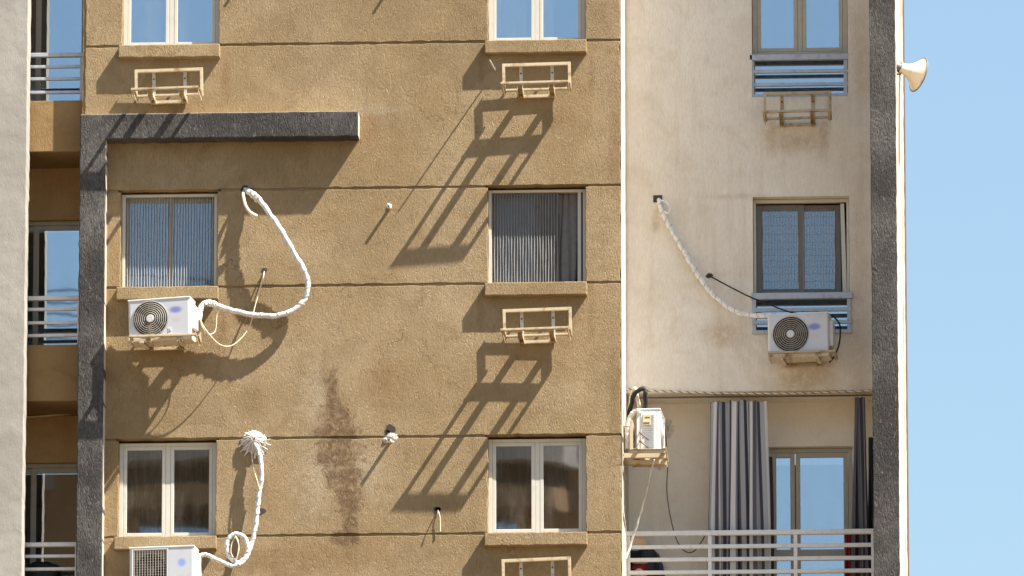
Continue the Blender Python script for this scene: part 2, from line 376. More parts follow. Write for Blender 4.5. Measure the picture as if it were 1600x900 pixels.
# charcoal corner frame: pillar and projecting beam in one L
MB().plaster([(-5.032,20),(-4.733,20),(-4.733,31.088),(-1.787,31.088),(-1.787,31.386),(-5.032,31.386)], -.223, .012, jit=.007, ch=.011).build('corner_frame', M['dark'], B)
MB().box(-5.03,-4.74,-.2,.012,0,20).build('frame_foot', M['dark'], B)
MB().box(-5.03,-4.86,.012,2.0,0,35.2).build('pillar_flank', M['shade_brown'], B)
MB().rect(-4.7325, -4.7285, 20, 31.08, -.212, .0, jit=.0008, ch=.001).build('lit_edge_strip', M['cream'], B)  # thin cream faces added: pale colour gives the charcoal frame its sunlit edges
MB().rect(-1.7865, -1.7815, 31.10, 31.375, -.212, .0, jit=.0008, ch=.001).build('lit_edge_strip', M['cream'], B)
MB().rect(-5.02, -1.80, 31.386, 31.3925, -.212, .0, jit=.001, ch=.001).build('lit_edge_strip', M['cream'], B)
# pale pillar at the left
MB().rect(-7.2, -5.652, 20, 36, -.25, .08, jit=.004, ch=.01).build('pillar', M['grey'], B)
MB().box(-7.2, -5.66, -.24, .08, 0, 20).build('pillar', M['grey'], B)
# right charcoal pillar and the sunlit side wall
MB().rect(4.176, 4.476, 0, 43, 0, .03, jit=.004, ch=.006).build('pillar', M['dark'], B)
MB().rect(4.19, 4.474, 0, 43, .03, 5.2, jit=.003, ch=.004).build('side_wall', M['cream'], B)
MB().rect(4.0, 4.492, 0, 43, 5.2, 6.4, jit=.003, ch=.004).build('side_wall', M['cream'], B)
MB().box(4.0, 4.505, 6.4, 6.5, 0, 43).build('side_wall', M['brown'], B)
MB().tube([(4.497, 6.2, 20),(4.497, 6.2, 43)], .016, 8).build('downpipe', M['brown_wire'], B)

# ---- windows
def frame_rect(mb, x0, x1, z0, z1, y0, y1, w_, wb=None, wt=None):
    wb = wb or w_; wt = wt or w_
    mb.box(x0, x0+w_, y0, y1, z0, z1); mb.box(x1-w_, x1, y0, y1, z0, z1)
    mb.box(x0+w_, x1-w_, y0, y1, z0, z0+wb); mb.box(x0+w_, x1-w_, y0, y1, z1-wt, z1)
def room(x0, x1, z0, z1, y0, parent, depth=1.8):
    mb = MB(); X0, X1, Z0, Z1 = x0-.25, x1+.25, z0-.3, z1+.2; y1 = y0+depth
    mb.add([(X0,y0,Z0),(X1,y0,Z0),(X1,y1,Z0),(X0,y1,Z0),(X0,y0,Z1),(X1,y0,Z1),(X1,y1,Z1),(X0,y1,Z1)], [(0,1,2,3),(4,7,6,5),(1,5,6,2),(2,6,7,3),(3,7,4,0)])
    mb.build('room', M['room'], parent)
def window(x0, x1, z0, z1, yf=.125, fm='frame', gm='glass', sm=None, label=None, mull=.128, outer=.048, st=.04, mat_sash=None):
    sm = sm or fm
    o = MB(); frame_rect(o, x0, x1, z0, z1, yf, yf+.07, outer, outer*.7, outer*.8)
    xm = (x0+x1)/2; o.box(xm-.028, xm+.028, yf+.006, yf+.06, z0+outer*.7, z1-outer*.8)
    W = o.build('window', M[fm], B, bevel=.004)
    if label: W['label'] = label
    for (a, b) in ((x0+outer, xm-.028), (xm+.028, x1-outer)):
        s_ = MB(); frame_rect(s_, a+.002, b-.002, z0+outer*.7+.002, z1-outer*.8-.002, yf+.004, yf+.05, st)
        S = s_.build('sash', M[sm], W, bevel=.004)
        ty = random.uniform(-.0006, .0006)
        MB().box(a+st, b-st, yf+.026, yf+.031, z0+outer*.7+st, z1-outer*.8-st).build('pane', M[gm], W)
    return W
def sill(xc0, xc1, zt, parent, h=.165):
    MB().rect(xc0-.033, xc1+.017, zt-h, zt-.012, -.107, .118, jit=.0045, ch=.010, step=.05).build('sill', M['brown'], parent)

wins = {}
for key, (c, z0, z1) in {'R0':(WR,32.262,33.416),'L0':(WL,32.262,33.416),'R1':(WR,29.355,30.503),'L1':(WL,29.355,30.503),'R2':(WR,26.388,27.529),'L2':(WL,26.388,27.529)}.items():
    gm = 'glass_clear' if key in ('R2','L2') else 'glass'
    fm, sm = 'frame', 'frame'
    if key == 'L1': sm = 'tan_frame'
    lab = {'R0':'cream double casement reflecting blue sky','L0':'cream double casement reflecting blue sky beside the corner','R1':'window with grey pleated insect screen drawn two thirds across',
           'L1':'window covered by a fully drawn pleated insect screen','R2':'cream double casement reflecting the brown tower','L2':'cream double casement reflecting a tower, golden curtain inside'}[key]
    if key in ('L1','R1'):
        o = MB(); frame_rect(o, c[0], c[1], z0, z1, .125, .20, .036, .03, .03); W = o.build('window', M['frame'], B, bevel=.003); W['label'] = lab
        xm = (c[0]+c[1])/2
        for (a, b) in (((c[0]+.036, xm+.03),(xm-.03, c[1]-.036)) if key == 'L1' else ((c[0]+.036, xm+.03),)):
            q = MB(); yy = .205 if a < xm-.2 else .235
            frame_rect(q, a, b, z0+.03, z1-.03, yy, yy+.028, .055); q.build('sash', M['tan_frame' if key == 'L1' else 'dark_frame'], W, bevel=.003)
            MB().box(a+.055, b-.055, yy+.012, yy+.016, z0+.085, z1-.085).build('pane', M['glass'], W)
        # pleated insect screen: a real zig-zag cloth
        sx0 = c[0]+.038; sx1 = c[1]-.038 if key == 'L1' else c[0]+.80
        mb = MB(); n = int((sx1-sx0)/.0165); V = []
        for i in range(n+1):
            x = sx0+(sx1-sx0)*i/n; y = .150 + (.013 if i % 2 else 0)
            for k in range(9):
                z = z0+.03+(z1-z0-.06)*k/8; V.append((x+random.uniform(-.0012,.0012)+.003*math.sin(k*1.3+i*.12), y+random.uniform(-.001,.001), z))
        F = [(i*9+k, (i+1)*9+k, (i+1)*9+k+1, i*9+k+1) for i in range(n) for k in range(8)]
        mb.add(V, F); SC = mb.build('insect_screen', M['screen' if key == 'L1' else 'screen_grey'], W)
        cb = MB()
        for i in range(0, n+1, 2):
            x = sx0+(sx1-sx0)*i/n; cb.tube([(x+.003*math.sin(k*1.1+i*.9), .1475, z0+.03+(z1-z0-.06)*k/10) for k in range(11)], .0034, 4)
        cb.build('pleat_edge', M['pleat' if key == 'L1' else 'pleat_grey'], SC)
        if key == 'R1':
            MB().box(c[1]-.098, c[1]-.058, .128, .165, z0+.03, z1-.03).build('screen_bar', M['frame'], W, bevel=.004)
            MB().box(c[0]+.80, c[0]+.815, .14, .175, z0+.03, z1-.03).build('screen_bar', M['dark_frame'], W)
        else:
            for xx in (c[0]+.012, c[1]-.05): MB().box(xx, xx+.035, .118, .15, z0+.03, z1-.03).build('screen_bar', M['frame'], W, bevel=.003)
    else:
        W = window(c[0], c[1], z0, z1, .125, fm, gm, sm, lab)
    room(c[0], c[1], z0, z1, .27, W)
    if key in ('R0','L0','R1','L1','R2','L2'): sill(c[0], c[1], z0, W)
    wins[key] = W
for c in (WR, WL):   # the openings of the storey below the picture
    pass

# ---- beige bay
YB = 1.16
BW = (2.772, 3.902)
for (x0, x1, z0, z1) in ((1.272, BW[0], 28.30, 35.3), (BW[1], 4.2, 28.30, 35.3), (BW[0]-.001, BW[1]+.001, 28.302, 28.985), (BW[0]-.001, BW[1]+.001, 30.64, 31.85), (BW[0]-.001, BW[1]+.001, 33.62, 35.3)):
    MB().rect(x0, x1, z0, z1, YB, YB+.24, jit=0 if x1-x0 < 1.2 else .0015, ch=.0015).build('wall_panel', M['beige'], B)
def railing(x0, x1, zs, y, mat, posts, label, hs=.045, top=.06, d=.04):
    R = MB().box(x0, x1, y-.012, y+d+.012, zs[0]-top/2, zs[0]+top/2).build('balcony_railing', M[mat], B, bevel=.006)
    R['label'] = label
    for z in zs[1:]:
        MB().box(x0+.005, x1-.005, y, y+d, z-hs/2, z+hs/2).build('rail', M[mat], R, bevel=.005)
    for px in posts:
        MB().box(px-.022, px+.022, y+.004, y+d-.002, zs[-1]-(.16 if x1-x0 > 1.5 else .018), zs[0]-top/2).build('post', M[mat], R, bevel=.004)
    return R
# upper bay window and its low railing
W = window(BW[0]+.004, BW[1]-.004, 32.39, 33.61, YB+.12, 'tan_frame', 'glass', None, 'tan casement of the beige bay above a low railing', outer=.055, st=.045)
low = MB(); frame_rect(low, BW[0]+.004, BW[1]-.004, 31.86, 32.385, YB+.13, YB+.18, .03); low.build('sash', M['tan_frame'], W)
MB().box(BW[0]+.03, BW[1]-.03, YB+.155, YB+.16, 31.88, 32.36).build('pane', M['glass'], W); room(BW[0], BW[1], 31.9, 33.6, YB+.25, W)
railing(BW[0]-.03, BW[1]+.01, [32.335, 32.165, 32.005, 31.872], YB+.012, 'alu', (BW[0]+.0, BW[1]-.03), 'grey aluminium window guard under the upper bay window', .04, .07)
# lower bay window with pleated mesh, guard rail and white roller strip
z0, z1 = 29.475, 30.635
o = MB(); frame_rect(o, BW[0]+.004, BW[1]-.004, z0, z1, YB+.12, YB+.18, .03, .03, .04); W = o.build('window', M['frame'], B, bevel=.003); W['label'] = 'bay window with brown sashes behind blue pleated mesh'
xm = (BW[0]+BW[1])/2-.01
for (a, b, yy) in ((BW[0]+.035, xm+.045, YB+.19), (xm-.045, BW[1]-.10, YB+.215)):
    q = MB(); frame_rect(q, a, b, z0+.02, z1-.05, yy, yy+.025, .075); q.build('sash', M['dark_frame'], W, bevel=.003)
    MB().box(a+.075, b-.075, yy+.008, yy+.012, z0+.09, z1-.12).build('pane', M['glass'], W)
    mb = MB(); V = []; n = int((b-a-.15)/.0165)
    for i in range(n+1):
        x = a+.075+(b-a-.15)*i/n
        for k in range(13):
            V.append((x+.004*math.sin(k*.9+i*.2), yy-.02+(.012 if i % 2 else 0)+random.uniform(-.0015,.0015), z0+.09+(z1-z0-.21)*k/12))
    mb.add(V, [(i*13+k, (i+1)*13+k, (i+1)*13+k+1, i*13+k+1) for i in range(n) for k in range(12)]); SC = mb.build('insect_screen', M['screen'], W)
    cb = MB()
    for i in range(0, n+1, 2):
        x = a+.075+(b-a-.15)*i/n; cb.tube([(x+.004*math.sin(k*.9+i*.2), yy-.024, z0+.09+(z1-z0-.21)*k/12) for k in range(13)], .0028, 4)
    for k in range(1, 11): cb.tube([(a+.075+(b-a-.15)*i/8, yy-.022, z0+.09+(z1-z0-.21)*(k+.3*math.sin(k*7))/11+.004*math.sin(i*2+k)) for i in range(9)], .0013, 4)
    cb.build('pleat_edge', M['pleat'], SC)
MB().add([(BW[1]-.105,YB+.115,z1-.06),(BW[1]-.06,YB+.115,z1-.06),(BW[1]-.035,YB+.115,z0+.03),(BW[1]-.085,YB+.115,z0+.03),(BW[1]-.105,YB+.15,z1-.06),(BW[1]-.06,YB+.15,z1-.06),(BW[1]-.035,YB+.15,z0+.03),(BW[1]-.085,YB+.15,z0+.03)],
         [(0,3,2,1),(4,5,6,7),(0,1,5,4),(1,2,6,5),(2,3,7,6),(3,0,4,7)]).build('screen_bar', M['frame'], W)
MB().box(BW[0]+.03, BW[1]-.03, YB+.155, YB+.16, 29.0, 29.43).build('pane', M['glass'], W); room(BW[0], BW[1], 29.0, 30.6, YB+.25, W)
railing(BW[0]-.02, BW[1]+.03, [29.435, 29.27, 29.12, 29.005], YB-.03, 'alu', (BW[0]+.01, BW[1]-.01), 'grey aluminium window guard behind the outdoor unit', .045, .075)

# ---- balcony under the beige bay
MB().box(1.277, 4.19, YB+.02, 1.85, 28.304, 28.5).build('balcony_ceiling', M['balcony'], B)
DX = (2.9, 3.91); ZD = 27.775
for (x0, x1, z0, z1) in ((1.277, DX[0], 25.3, 28.31), (DX[1], 4.19, 25.3, 28.31), (DX[0]-.001, DX[1]+.001, ZD, 28.31)):
    MB().rect(x0, x1, z0, z1, 1.8, 2.02, jit=.0, ch=.0015).build('wall_panel', M['balcony'], B)
MB().box(1.277, 4.19, 1.06, 1.8, 25.1, 25.32).build('balcony_floor', M['cream'], B)
MB().box(1.277, 4.19, YB, YB+.2, 0, 25.1).build('lower_wall', M['beige'], B)
o = MB(); frame_rect(o, DX[0]+.004, DX[1]-.004, 25.33, ZD-.004, 1.89, 1.96, .05); D = o.build('balcony_door', M['tan_frame'], B, bevel=.004)
xm = P(1243, 760, 2.1).x
for (a, b) in ((DX[0]+.054, xm+.0), (xm+.004, DX[1]-.054)):
    q = MB(); frame_rect(q, a+.002, b-.002, 25.385, ZD-.056, 1.894, 1.94, .055); q.box(a+.055, b-.055, 1.898, 1.936, 26.46, 26.56); q.build('sash', M['tan_frame'], D, bevel=.004)
    MB().box(a+.05, b-.05, 1.915, 1.92, 25.43, ZD-.10).build('pane', M['glass'], D)
room(DX[0], DX[1], 25.8, 27.4, 2.03, D)
zs = [P(1170, y, YB).z for y in (832, 853, 873, 893, 913)]
railing(1.279, 4.172, zs, YB-.005, 'white_rail', (1.30, P(1109,860,YB).x, P(1243,860,YB).x, 4.15), 'white horizontal rail balustrade of the curtained balcony', .046, .056)

# ---- recess with balconies at the left
for (z0, z1, zr) in ((31.04, 31.655, (32.219,32.079,31.932,31.769)), (28.05, 28.722, (29.289,29.158,28.997,28.844)), (25.1, 25.79, (26.353,26.217,26.065,25.92))):
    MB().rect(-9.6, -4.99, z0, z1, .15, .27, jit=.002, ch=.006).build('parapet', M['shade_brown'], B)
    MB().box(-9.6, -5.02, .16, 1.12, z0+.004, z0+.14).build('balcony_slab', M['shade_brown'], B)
    railing(-9.6, -5.01, list(zr), .19, 'white_rail' if z0 < 30 else 'alu', (-5.06,), 'horizontal rail balustrade in the shaded recess', .036, .05)
YL = .98
for (zh, zb, zt) in ((33.4, 31.1, 35.3), (30.42, 28.15, 31.05), (27.50, 25.2, 28.06)):
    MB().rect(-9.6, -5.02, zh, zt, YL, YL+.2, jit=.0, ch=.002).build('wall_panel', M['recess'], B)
    o = MB(); frame_rect(o, -6.58, -5.035, zb, zh-.002, YL+.05, YL+.12, .05)
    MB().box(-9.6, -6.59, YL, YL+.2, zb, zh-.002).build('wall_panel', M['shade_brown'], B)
    D = o.build('balcony_door', M['tan_frame'], B, bevel=.004)
    a, b = P(51, 500, YL).x, P(66, 500, YL).x
    for (x0, x1, yy) in ((-6.53, a+.05, YL+.085), (a, -5.085, YL+.055)):
        q = MB(); frame_rect(q, x0, x1, zb+.05, zh-.055, yy, yy+.028, .06); q.build('sash', M['tan_frame'], D, bevel=.003)
        MB().box(x0+.06, x1-.06, yy+.012, yy+.016, zb+.11, zh-.115).build('pane', M['glass' if zh > 28 else 'glass_clear'], D)
    room(-6.5, -5.1, zb+.5, zh-.3, YL+.21, D)

# ------------------------------------------------------------------ tower across the street (seen in the panes)
T_ = empty('apartment_tower', (-20, -134, 0))
tag(T_, 'brown apartment tower with curved balconies mirrored in the lower windows', 'building')
TX0, TX1 = -24, 15.6
MB().box(TX0, TX1, -7, 4.2, 0, 57.3).build('wall', M['tower'], T_)
def curved(mb, x0, x1, yb, bulge, z0, z1, n=24):
    V = []
    for i in range(n+1):
        x = x0+(x1-x0)*i/n; y = yb+bulge*(1-(2*i/n-1)**2)**.5 if 0 < i < n else yb
        V += [(x, y, z0), (x, y, z1)]
    V += [(x1, yb-.1, z0), (x1, yb-.1, z1), (x0, yb-.1, z0), (x0, yb-.1, z1)]
    m = n+3
    F = [(2*i, 2*((i+1) % m), 2*((i+1) % m)+1, 2*i+1) for i in range(m)]
    F += [tuple(2*i for i in range(m))[::-1], tuple(2*i+1 for i in range(m))]
    mb.add(V, F)
for fl in range(9):
    zb = 52.35 - 3.15*fl + 3.15
    for bx in (-23.5, -10.2, 3.0):
        mb = MB(); curved(mb, bx, bx+12.0, 4.2, 1.7, zb-1.0, zb-.45); mb.build('balcony', M['tower'], T_)
        mb = MB(); curved(mb, bx-.2, bx+12.2, 4.2, 2.0, zb+.1, zb+.85); mb.build('balcony', M['tower_grey'], T_)
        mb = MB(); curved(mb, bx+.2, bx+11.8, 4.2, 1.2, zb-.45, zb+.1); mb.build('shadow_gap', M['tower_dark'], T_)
        for k in range(3):
            MB().box(bx+1.3+k*3.5, bx+3.6+k*3.5, 4.15, 4.26, zb-2.9, zb-1.05).build('window', M['glass'], T_)
def ry(x): return 4.3+1.9*max(0, 1-((x-2)/7.4)**2)**.5
for k in range(5):
    mb = MB(); mb.tube([(x, ry(x), 58.75+k*.30+.25*max(0, 1-((x-2)/7.4)**2)) for x in [-5.2+.4*i for i in range(37)]], .03, 6); mb.build('roof_rail', M['tower_rail'], T_)
for x in (-5.2, -2, 1.6, 3.4, 6, 9.2): MB().box(x-.06, x+.06, ry(x)-.06, ry(x)+.06, 57.2, 60.1).build('roof_post', M['tower_rail'], T_)
mb = MB(); curved(mb, -5.6, 9.6, 4.2, 2.0, 57.25, 58.55); mb.build('roof_parapet', M['tower'], T_)

# ------------------------------------------------------------------ air-conditioner wall brackets
def angle_x(mb, x0, x1, y0, y1, z0, h, t=.006, up_=True):
    """L-iron along x: flat flange y0..y1 and an upright flange of height h on the outer edge"""
    mb.box(x0, x1, y0, y1, z0, z0+t); mb.box(x0, x1, y0, y0+t, z0+t, z0+h)
def make_bracket(m1, m2, back=True):
    E_ = empty('ac_bracket')
    X = .40
    if back:
        b = MB(); angle_x(b, -X, X, -.125, -.088, .310, .036); b.build('top_bar', M[m1], E_, bevel=.002)
        for sx in (-1, 1):
            b = MB(); x0 = sx*X; b.box(min(x0, x0-sx*.034), max(x0, x0-sx*.034), -.126, -.120, .0, .345); b.box(min(x0, x0-sx*.006), max(x0, x0-sx*.006), -.120, -.088, .0, .345)
            b.build('upright', M[m1], E_, bevel=.002)
    for x in (-.185, .18):
        b = MB(); b.box(x-.02, x+.02, -.008, .004, -.03, .325)
        if back: b.box(x-.018, x+.018, -.1, -.008, .312, .318)
        pl = b.build('wall_plate', M[m2], E_, bevel=.002)
        for zz in (.25, .04):
            b = MB(); b.lathe([(0,.011),(.008,.011),(.008,0.0)], (x, -.008, zz), (0,-1,0), 6); b.build('bolt', M['fan_dark'], pl)
        b = MB(); b.box(x-.03, x+.03, -.50, -.008, -.012, -.006); b.box(x-.03, x-.024, -.50, -.008, -.062, -.012); b.box(x+.024, x+.03, -.50, -.008, -.062, -.012)
        b.build('arm', M[m1], E_, bevel=.002)
    for x in (-X+.02, X-.02):
        b = MB(); b.box(x-.022, x+.022, -.50, -.09 if back else -.13, -.004, .002); b.box(x-.003, x+.003, -.50, -.09 if back else -.13, -.046, -.004); b.build('side_arm', M[m1], E_, bevel=.002)
    b = MB(); angle_x(b, -X-.005, X-.005, -.186, -.130, .003, .022); b.build('rear_rail', M[m1], E_, bevel=.002)
    b = MB(); angle_x(b, -X-.008, X-.02, -.512, -.455, .003, .024); b.build('front_rail', M[m1], E_, bevel=.002)
    b = MB(); b.box(-.20, .195, -.05, -.009, -.052, -.046); b.box(-.20, .195, -.05, -.044, -.046, -.018); b.build('cross_bar', M[m1], E_, bevel=.002)
    return E_
def place(o, px, py, y, roll=0.0, rz=0.0):
    p = P(px, py, y); o.location = p; o.rotation_euler = (0, roll, rz); return o
GB = 'empty cream iron air conditioner brackets'
br = make_bracket('iron', 'iron_grey')
place(br, 839.5, 147.0, 0, -.022, .012); tag(br, 'empty cream iron bracket under the top middle window, beside the thin pipe', 'bracket', GB)
for (px, py, rl, lab) in ((265.5, 156.0, -.02, 'empty cream iron bracket under the top left window above the charcoal beam'),
                          (841, 530.5, -.026, 'empty cream iron bracket under the half screened window'),
                          (840, 921, -.026, 'empty cream iron bracket cut by the bottom edge of the picture')):
    c = copy_tree(br); place(c, px, py, 0, rl+random.uniform(-.008,.008), random.uniform(-.03,.03)); tag(c, lab, 'bracket', GB)
br2 = make_bracket('iron_old', 'iron_old')
place(br2, 1247, 191.5, YB, -.015); tag(br2, 'rusty dirty empty bracket on the shaded beige wall', 'bracket', GB)

# ------------------------------------------------------------------ outdoor units
def hole_panel(mb, x0, x1, z0, z1, y, cx, cz, r, n=56):
    an = sorted([2*math.pi*k/n for k in range(n)] + [math.atan2(zz-cz, xx-cx) % (2*math.pi) for xx in (x0, x1) for zz in (z0, z1)])
    V = []
    for a in an:
        c, s_ = math.cos(a), math.sin(a); ts = []
        if c > 1e-9: ts.append((x1-cx)/c)
        if c < -1e-9: ts.append((x0-cx)/c)
        if s_ > 1e-9: ts.append((z1-cz)/s_)
        if s_ < -1e-9: ts.append((z0-cz)/s_)
        t = min(ts); V.append((cx+c*t, y, cz+s_*t)); V.append((cx+c*r, y, cz+s_*r))
        V.append((cx+c*r*.985, y+.012, cz+s_*r*.985))
    m = len(an); F = []
    for i in range(m):
        j = (i+1) % m; F.append((3*i, 3*j, 3*j+1, 3*i+1)); F.append((3*i+1, 3*j+1, 3*j+2, 3*i+2))
    mb.add(V, F)
def make_ac(W_=.735, H=.505, D=.285, kind='round', fcx=-.105, fr=.212, front=None):
    E_ = empty('outdoor_unit'); h = W_/2; r = .028; z0 = .035
    # casing: rounded outline, open at the front
    out = [(-h+r, -D)]
    for k in range(1, 6): a = math.pi/2*k/5; out.append((-h+r-r*math.sin(a), -D+r-r*math.cos(a)))
    out += [(-h, 0), (h, 0)]
    for k in range(0, 6): a = math.pi/2*k/5; out.append((h-r+r*math.cos(a), -D+r-r*math.sin(a)))
    m = len(out); V = [(x, y, z0) for x, y in out]+[(x, y, H-.012) for x, y in out]
    F = [(i, m+i, m+i+1, i+1) for i in range(m-1)] + [tuple(range(m)), tuple(range(2*m-1, m-1, -1))]
    b = MB(); b.add(V, F); b.build('casing', M['casing'], E_)
    lid = MB(); lid.box(-h-.005, h+.005, -D-.006, .004, H-.022, H); lid.build('lid', M['casing'], E_, bevel=.008, seg=3)
    bp = MB(); bp.box(-h-.004, h+.004, -D-.005, .003, .0, z0+.012); bp.build('base_pan', M['base'], E_, bevel=.006)
    for x in (-h+.13, h-.17):
        f_ = MB(); f_.box(x, x+.05, -D-.012, .02, -.022, -.001); f_.build('foot', M['base'], E_, bevel=.003)
    x0, x1, za, zb = -h+r, h-r, z0+.012, H-.022; cz = (za+zb)/2
    if kind == 'round':
        p = MB(); hole_panel(p, x0, x1, za, zb, -D, fcx, cz, fr); p.build('front_panel', front, E_)
        s_ = MB(); s_.lathe([(0,fr*.985),(.10,fr*.93),(.10,.0)], (fcx,-D+.012,cz), (0,1,0), 48); s_.build('fan_shroud', M['fan_dark'], E_, smooth=True)
        gr = MB()
        for i in range(8):
            rr = fr*(.22+.755*i/7); gr.tube([(fcx+rr*math.cos(a), -D-.006-.012*(1-(rr/fr)**2), cz+rr*math.sin(a)) for a in [2*math.pi*k/40 for k in range(40)]], .0042, 5, closed=True)
        G = gr.build('fan_grille', M['wire_light'], E_, smooth=True)
        sp = MB()
        for k in range(12):
            a = 2*math.pi*k/12+.13; c, s2 = math.cos(a), math.sin(a)
            sp.tube([(fcx+fr*q*c, -D-.004-.010*(1-q*q), cz+fr*q*s2) for q in (.15,.4,.7,1.0)], .0028, 5)
        sp.build('spoke', M['wire'], G)
        hb = MB(); hb.lathe([(0,0.0),(0,.040),(.012,.045),(.03,.045)], (fcx,-D-.026,cz), (0,1,0), 28); hb.build('grille_hub', M['casing'], G, smooth=False)
    else:
        xs = x0+(x1-x0)*.62
        p = MB(); p.box(xs, x1, -D, -D+.01, za, zb); p.build('front_panel', front, E_)
        p = MB(); frame_rect(p, x0, xs-.006, za, zb, -D-.004, -D+.014, .018); p.build('grille_frame', M['casing'], E_, bevel=.004)
        c0 = (x0+xs)/2; rr = .185
        p = MB(); hole_panel(p, x0, xs-.004, za, zb, -D+.03, c0, cz, rr); p.build('shroud_plate', M['coil'], E_)
        s_ = MB(); s_.lathe([(0,rr*.985),(.08,rr*.93),(.08,.0)], (c0,-D+.042,cz), (0,1,0), 48); s_.build('fan_shroud', M['fan_dark'], E_, smooth=True)
        gr = MB(); n = 14
        for i in range(1, n): x = x0+(xs-x0)*i/n; gr.tube([(x,-D,za+.01),(x,-D,zb-.01)], .0030, 5)
        for i in range(1, 16): z = za+(zb-za)*i/16; gr.tube([(x0+.01,-D+.004,z),(xs-.012,-D+.004,z)], .0022, 5)
        gr.build('fan_grille', M['wire_light'], E_)
        fcx = c0; fr = rr
    fan = MB()
    fan.lathe([(0,0.0),(0,.05),(.05,.055)], (fcx,-D+.035,cz), (0,1,0), 20)
    for k in range(3):
        V = []
        for i in range(7):
            q = .05+(fr*.88-.05)*i/6
            for (da, yy) in ((-.42, .035), (.42, .075)):
                a = 2*math.pi*k/3+.5+da*(.7+.4*i/6)+.25*i/6; V.append((fcx+q*math.cos(a), -D+yy, cz+q*math.sin(a)))
        fan.add(V, [(2*i, 2*i+2, 2*i+3, 2*i+1) for i in range(6)])
    fan.build('fan', M['blade'], E_)
    vc = MB(); vc.box(h-.002, h+.045, -D+.07, -.04, .13, H-.09); vc.build('valve_cover', M['casing'], E_, bevel=.012, seg=3)
    lv = MB()
    for k in range(9): lv.box(h-.001, h+.004, -D+.06, -.03, .07+k*.007, .073+k*.007)
    lv.build('louvre', M['base'], E_)
    return E_
front1 = casing_front('unit_front_blue_oval', .195, .355, .078, .042, (.17,.18,.50), .20, .24, (.62,.42,.42))
front2 = casing_front('unit_front_round_mark', .235, .36, .05, .05, (.22,.34,.72))
def shelf(px, py, y, roll, mats, lab):
    c = make_bracket(*mats); place(c, px, py, y, roll); tag(c, lab, 'bracket', 'cream iron brackets carrying outdoor units'); return c
# left middle unit
A1 = make_ac(kind='round', front=front1)
p = P(254.5, 531.5, -.46); A1.location = (p.x, -.165, p.z); A1.rotation_euler = (0, -.025, math.radians(-8))
tag(A1, 'white outdoor unit with round grille under the fully screened window', 'air conditioner', 'outdoor units')
st = MB(); st.box(.105,.145,-.2885,-.286,.07,.15); S_ = st.build('energy_label', M['paper'], A1); st = MB(); st.box(.112,.136,-.2905,-.2888,.09,.108); st.box(.116,.126,-.2905,-.2888,.112,.13); st.build('label_print', M['sticker_blue'], S_)
shelf(262, 541, 0, -.02, ('iron','iron'), 'cream iron bracket under the white unit beside the charcoal pillar')
# beige bay unit
A2 = make_ac(W_=.715, H=.53, kind='round', fcx=-.085, fr=.215, front=front1)
p = P(1252, 557.5, YB-.46); A2.location = (p.x, YB-.165, p.z); A2.rotation_euler = (0, -.012, math.radians(-7))
tag(A2, 'white outdoor unit with round grille in front of the bay window guard', 'air conditioner', 'outdoor units')
shelf(1256, 566.5, YB, -.01, ('iron_old','iron_old', False), 'dirty iron bracket under the unit on the beige wall')
# bottom left unit
A3 = make_ac(W_=.76, H=.56, kind='square', front=front2)
p = P(257, 853, -.46); A3.location = (p.x, -.165, p.z-.56); A3.rotation_euler = (0, -.006, math.radians(-6))
tag(A3, 'white outdoor unit with square wire grille at the bottom edge', 'air conditioner', 'outdoor units')
shelf(262, 936, 0, -.01, ('iron','iron'), 'cream iron bracket under the square grille unit, below the picture edge')
# unit hung on the sunlit return wall, end-on to the viewer
A4 = make_ac(W_=.74, H=.535, D=.27, kind='round', front=front1)
q0 = P(1016, 709, .35); A4.location = (q0.x-.135, .70, q0.z); A4.rotation_euler = (0, 0, math.radians(90-3))
tag(A4, 'white outdoor unit seen end-on over the curtained balcony', 'air conditioner', 'outdoor units')
# its end panel details face the camera (local -x is the camera side after the turn)
d = MB(); d.box(-.375,-.3705,-.215,-.045,.05,.49); PN = d.build('end_panel', M['casing'], A4, bevel=.002)
d = MB()
for k in range(16): d.box(-.380,-.3755,-.20,-.10+.03*((k//5) % 2),.07+k*.025,.078+k*.025)
d.build('louvre', M['alu'], PN)
d = MB(); d.box(-.384,-.3785,-.165,-.075,.335,.455); LB = d.build('rating_label', M['yellow_label'], PN)
d = MB(); d.box(-.3862,-.3845,-.155,-.095,.418,.43); d.box(-.3862,-.3845,-.15,-.08,.35,.366); d.build('label_print', M['brown_wire'], LB)
d = MB()
for zz in (.10, .20): d.tube(spline([(-.375,-.03,zz+.05),(-.42,-.06,zz+.02),(-.42,-.11,zz-.02),(-.40,-.14,zz-.05)]), .010, 6)
d.build('valve', M['brown_wire'], PN)
c = make_bracket('iron', 'iron', True); c.location = (1.276, .36, q0.z-.028); c.rotation_euler = (0, 0, math.radians(90))
tag(c, 'cream iron bracket on the return wall carrying the end-on unit', 'bracket', 'cream iron brackets carrying outdoor units')

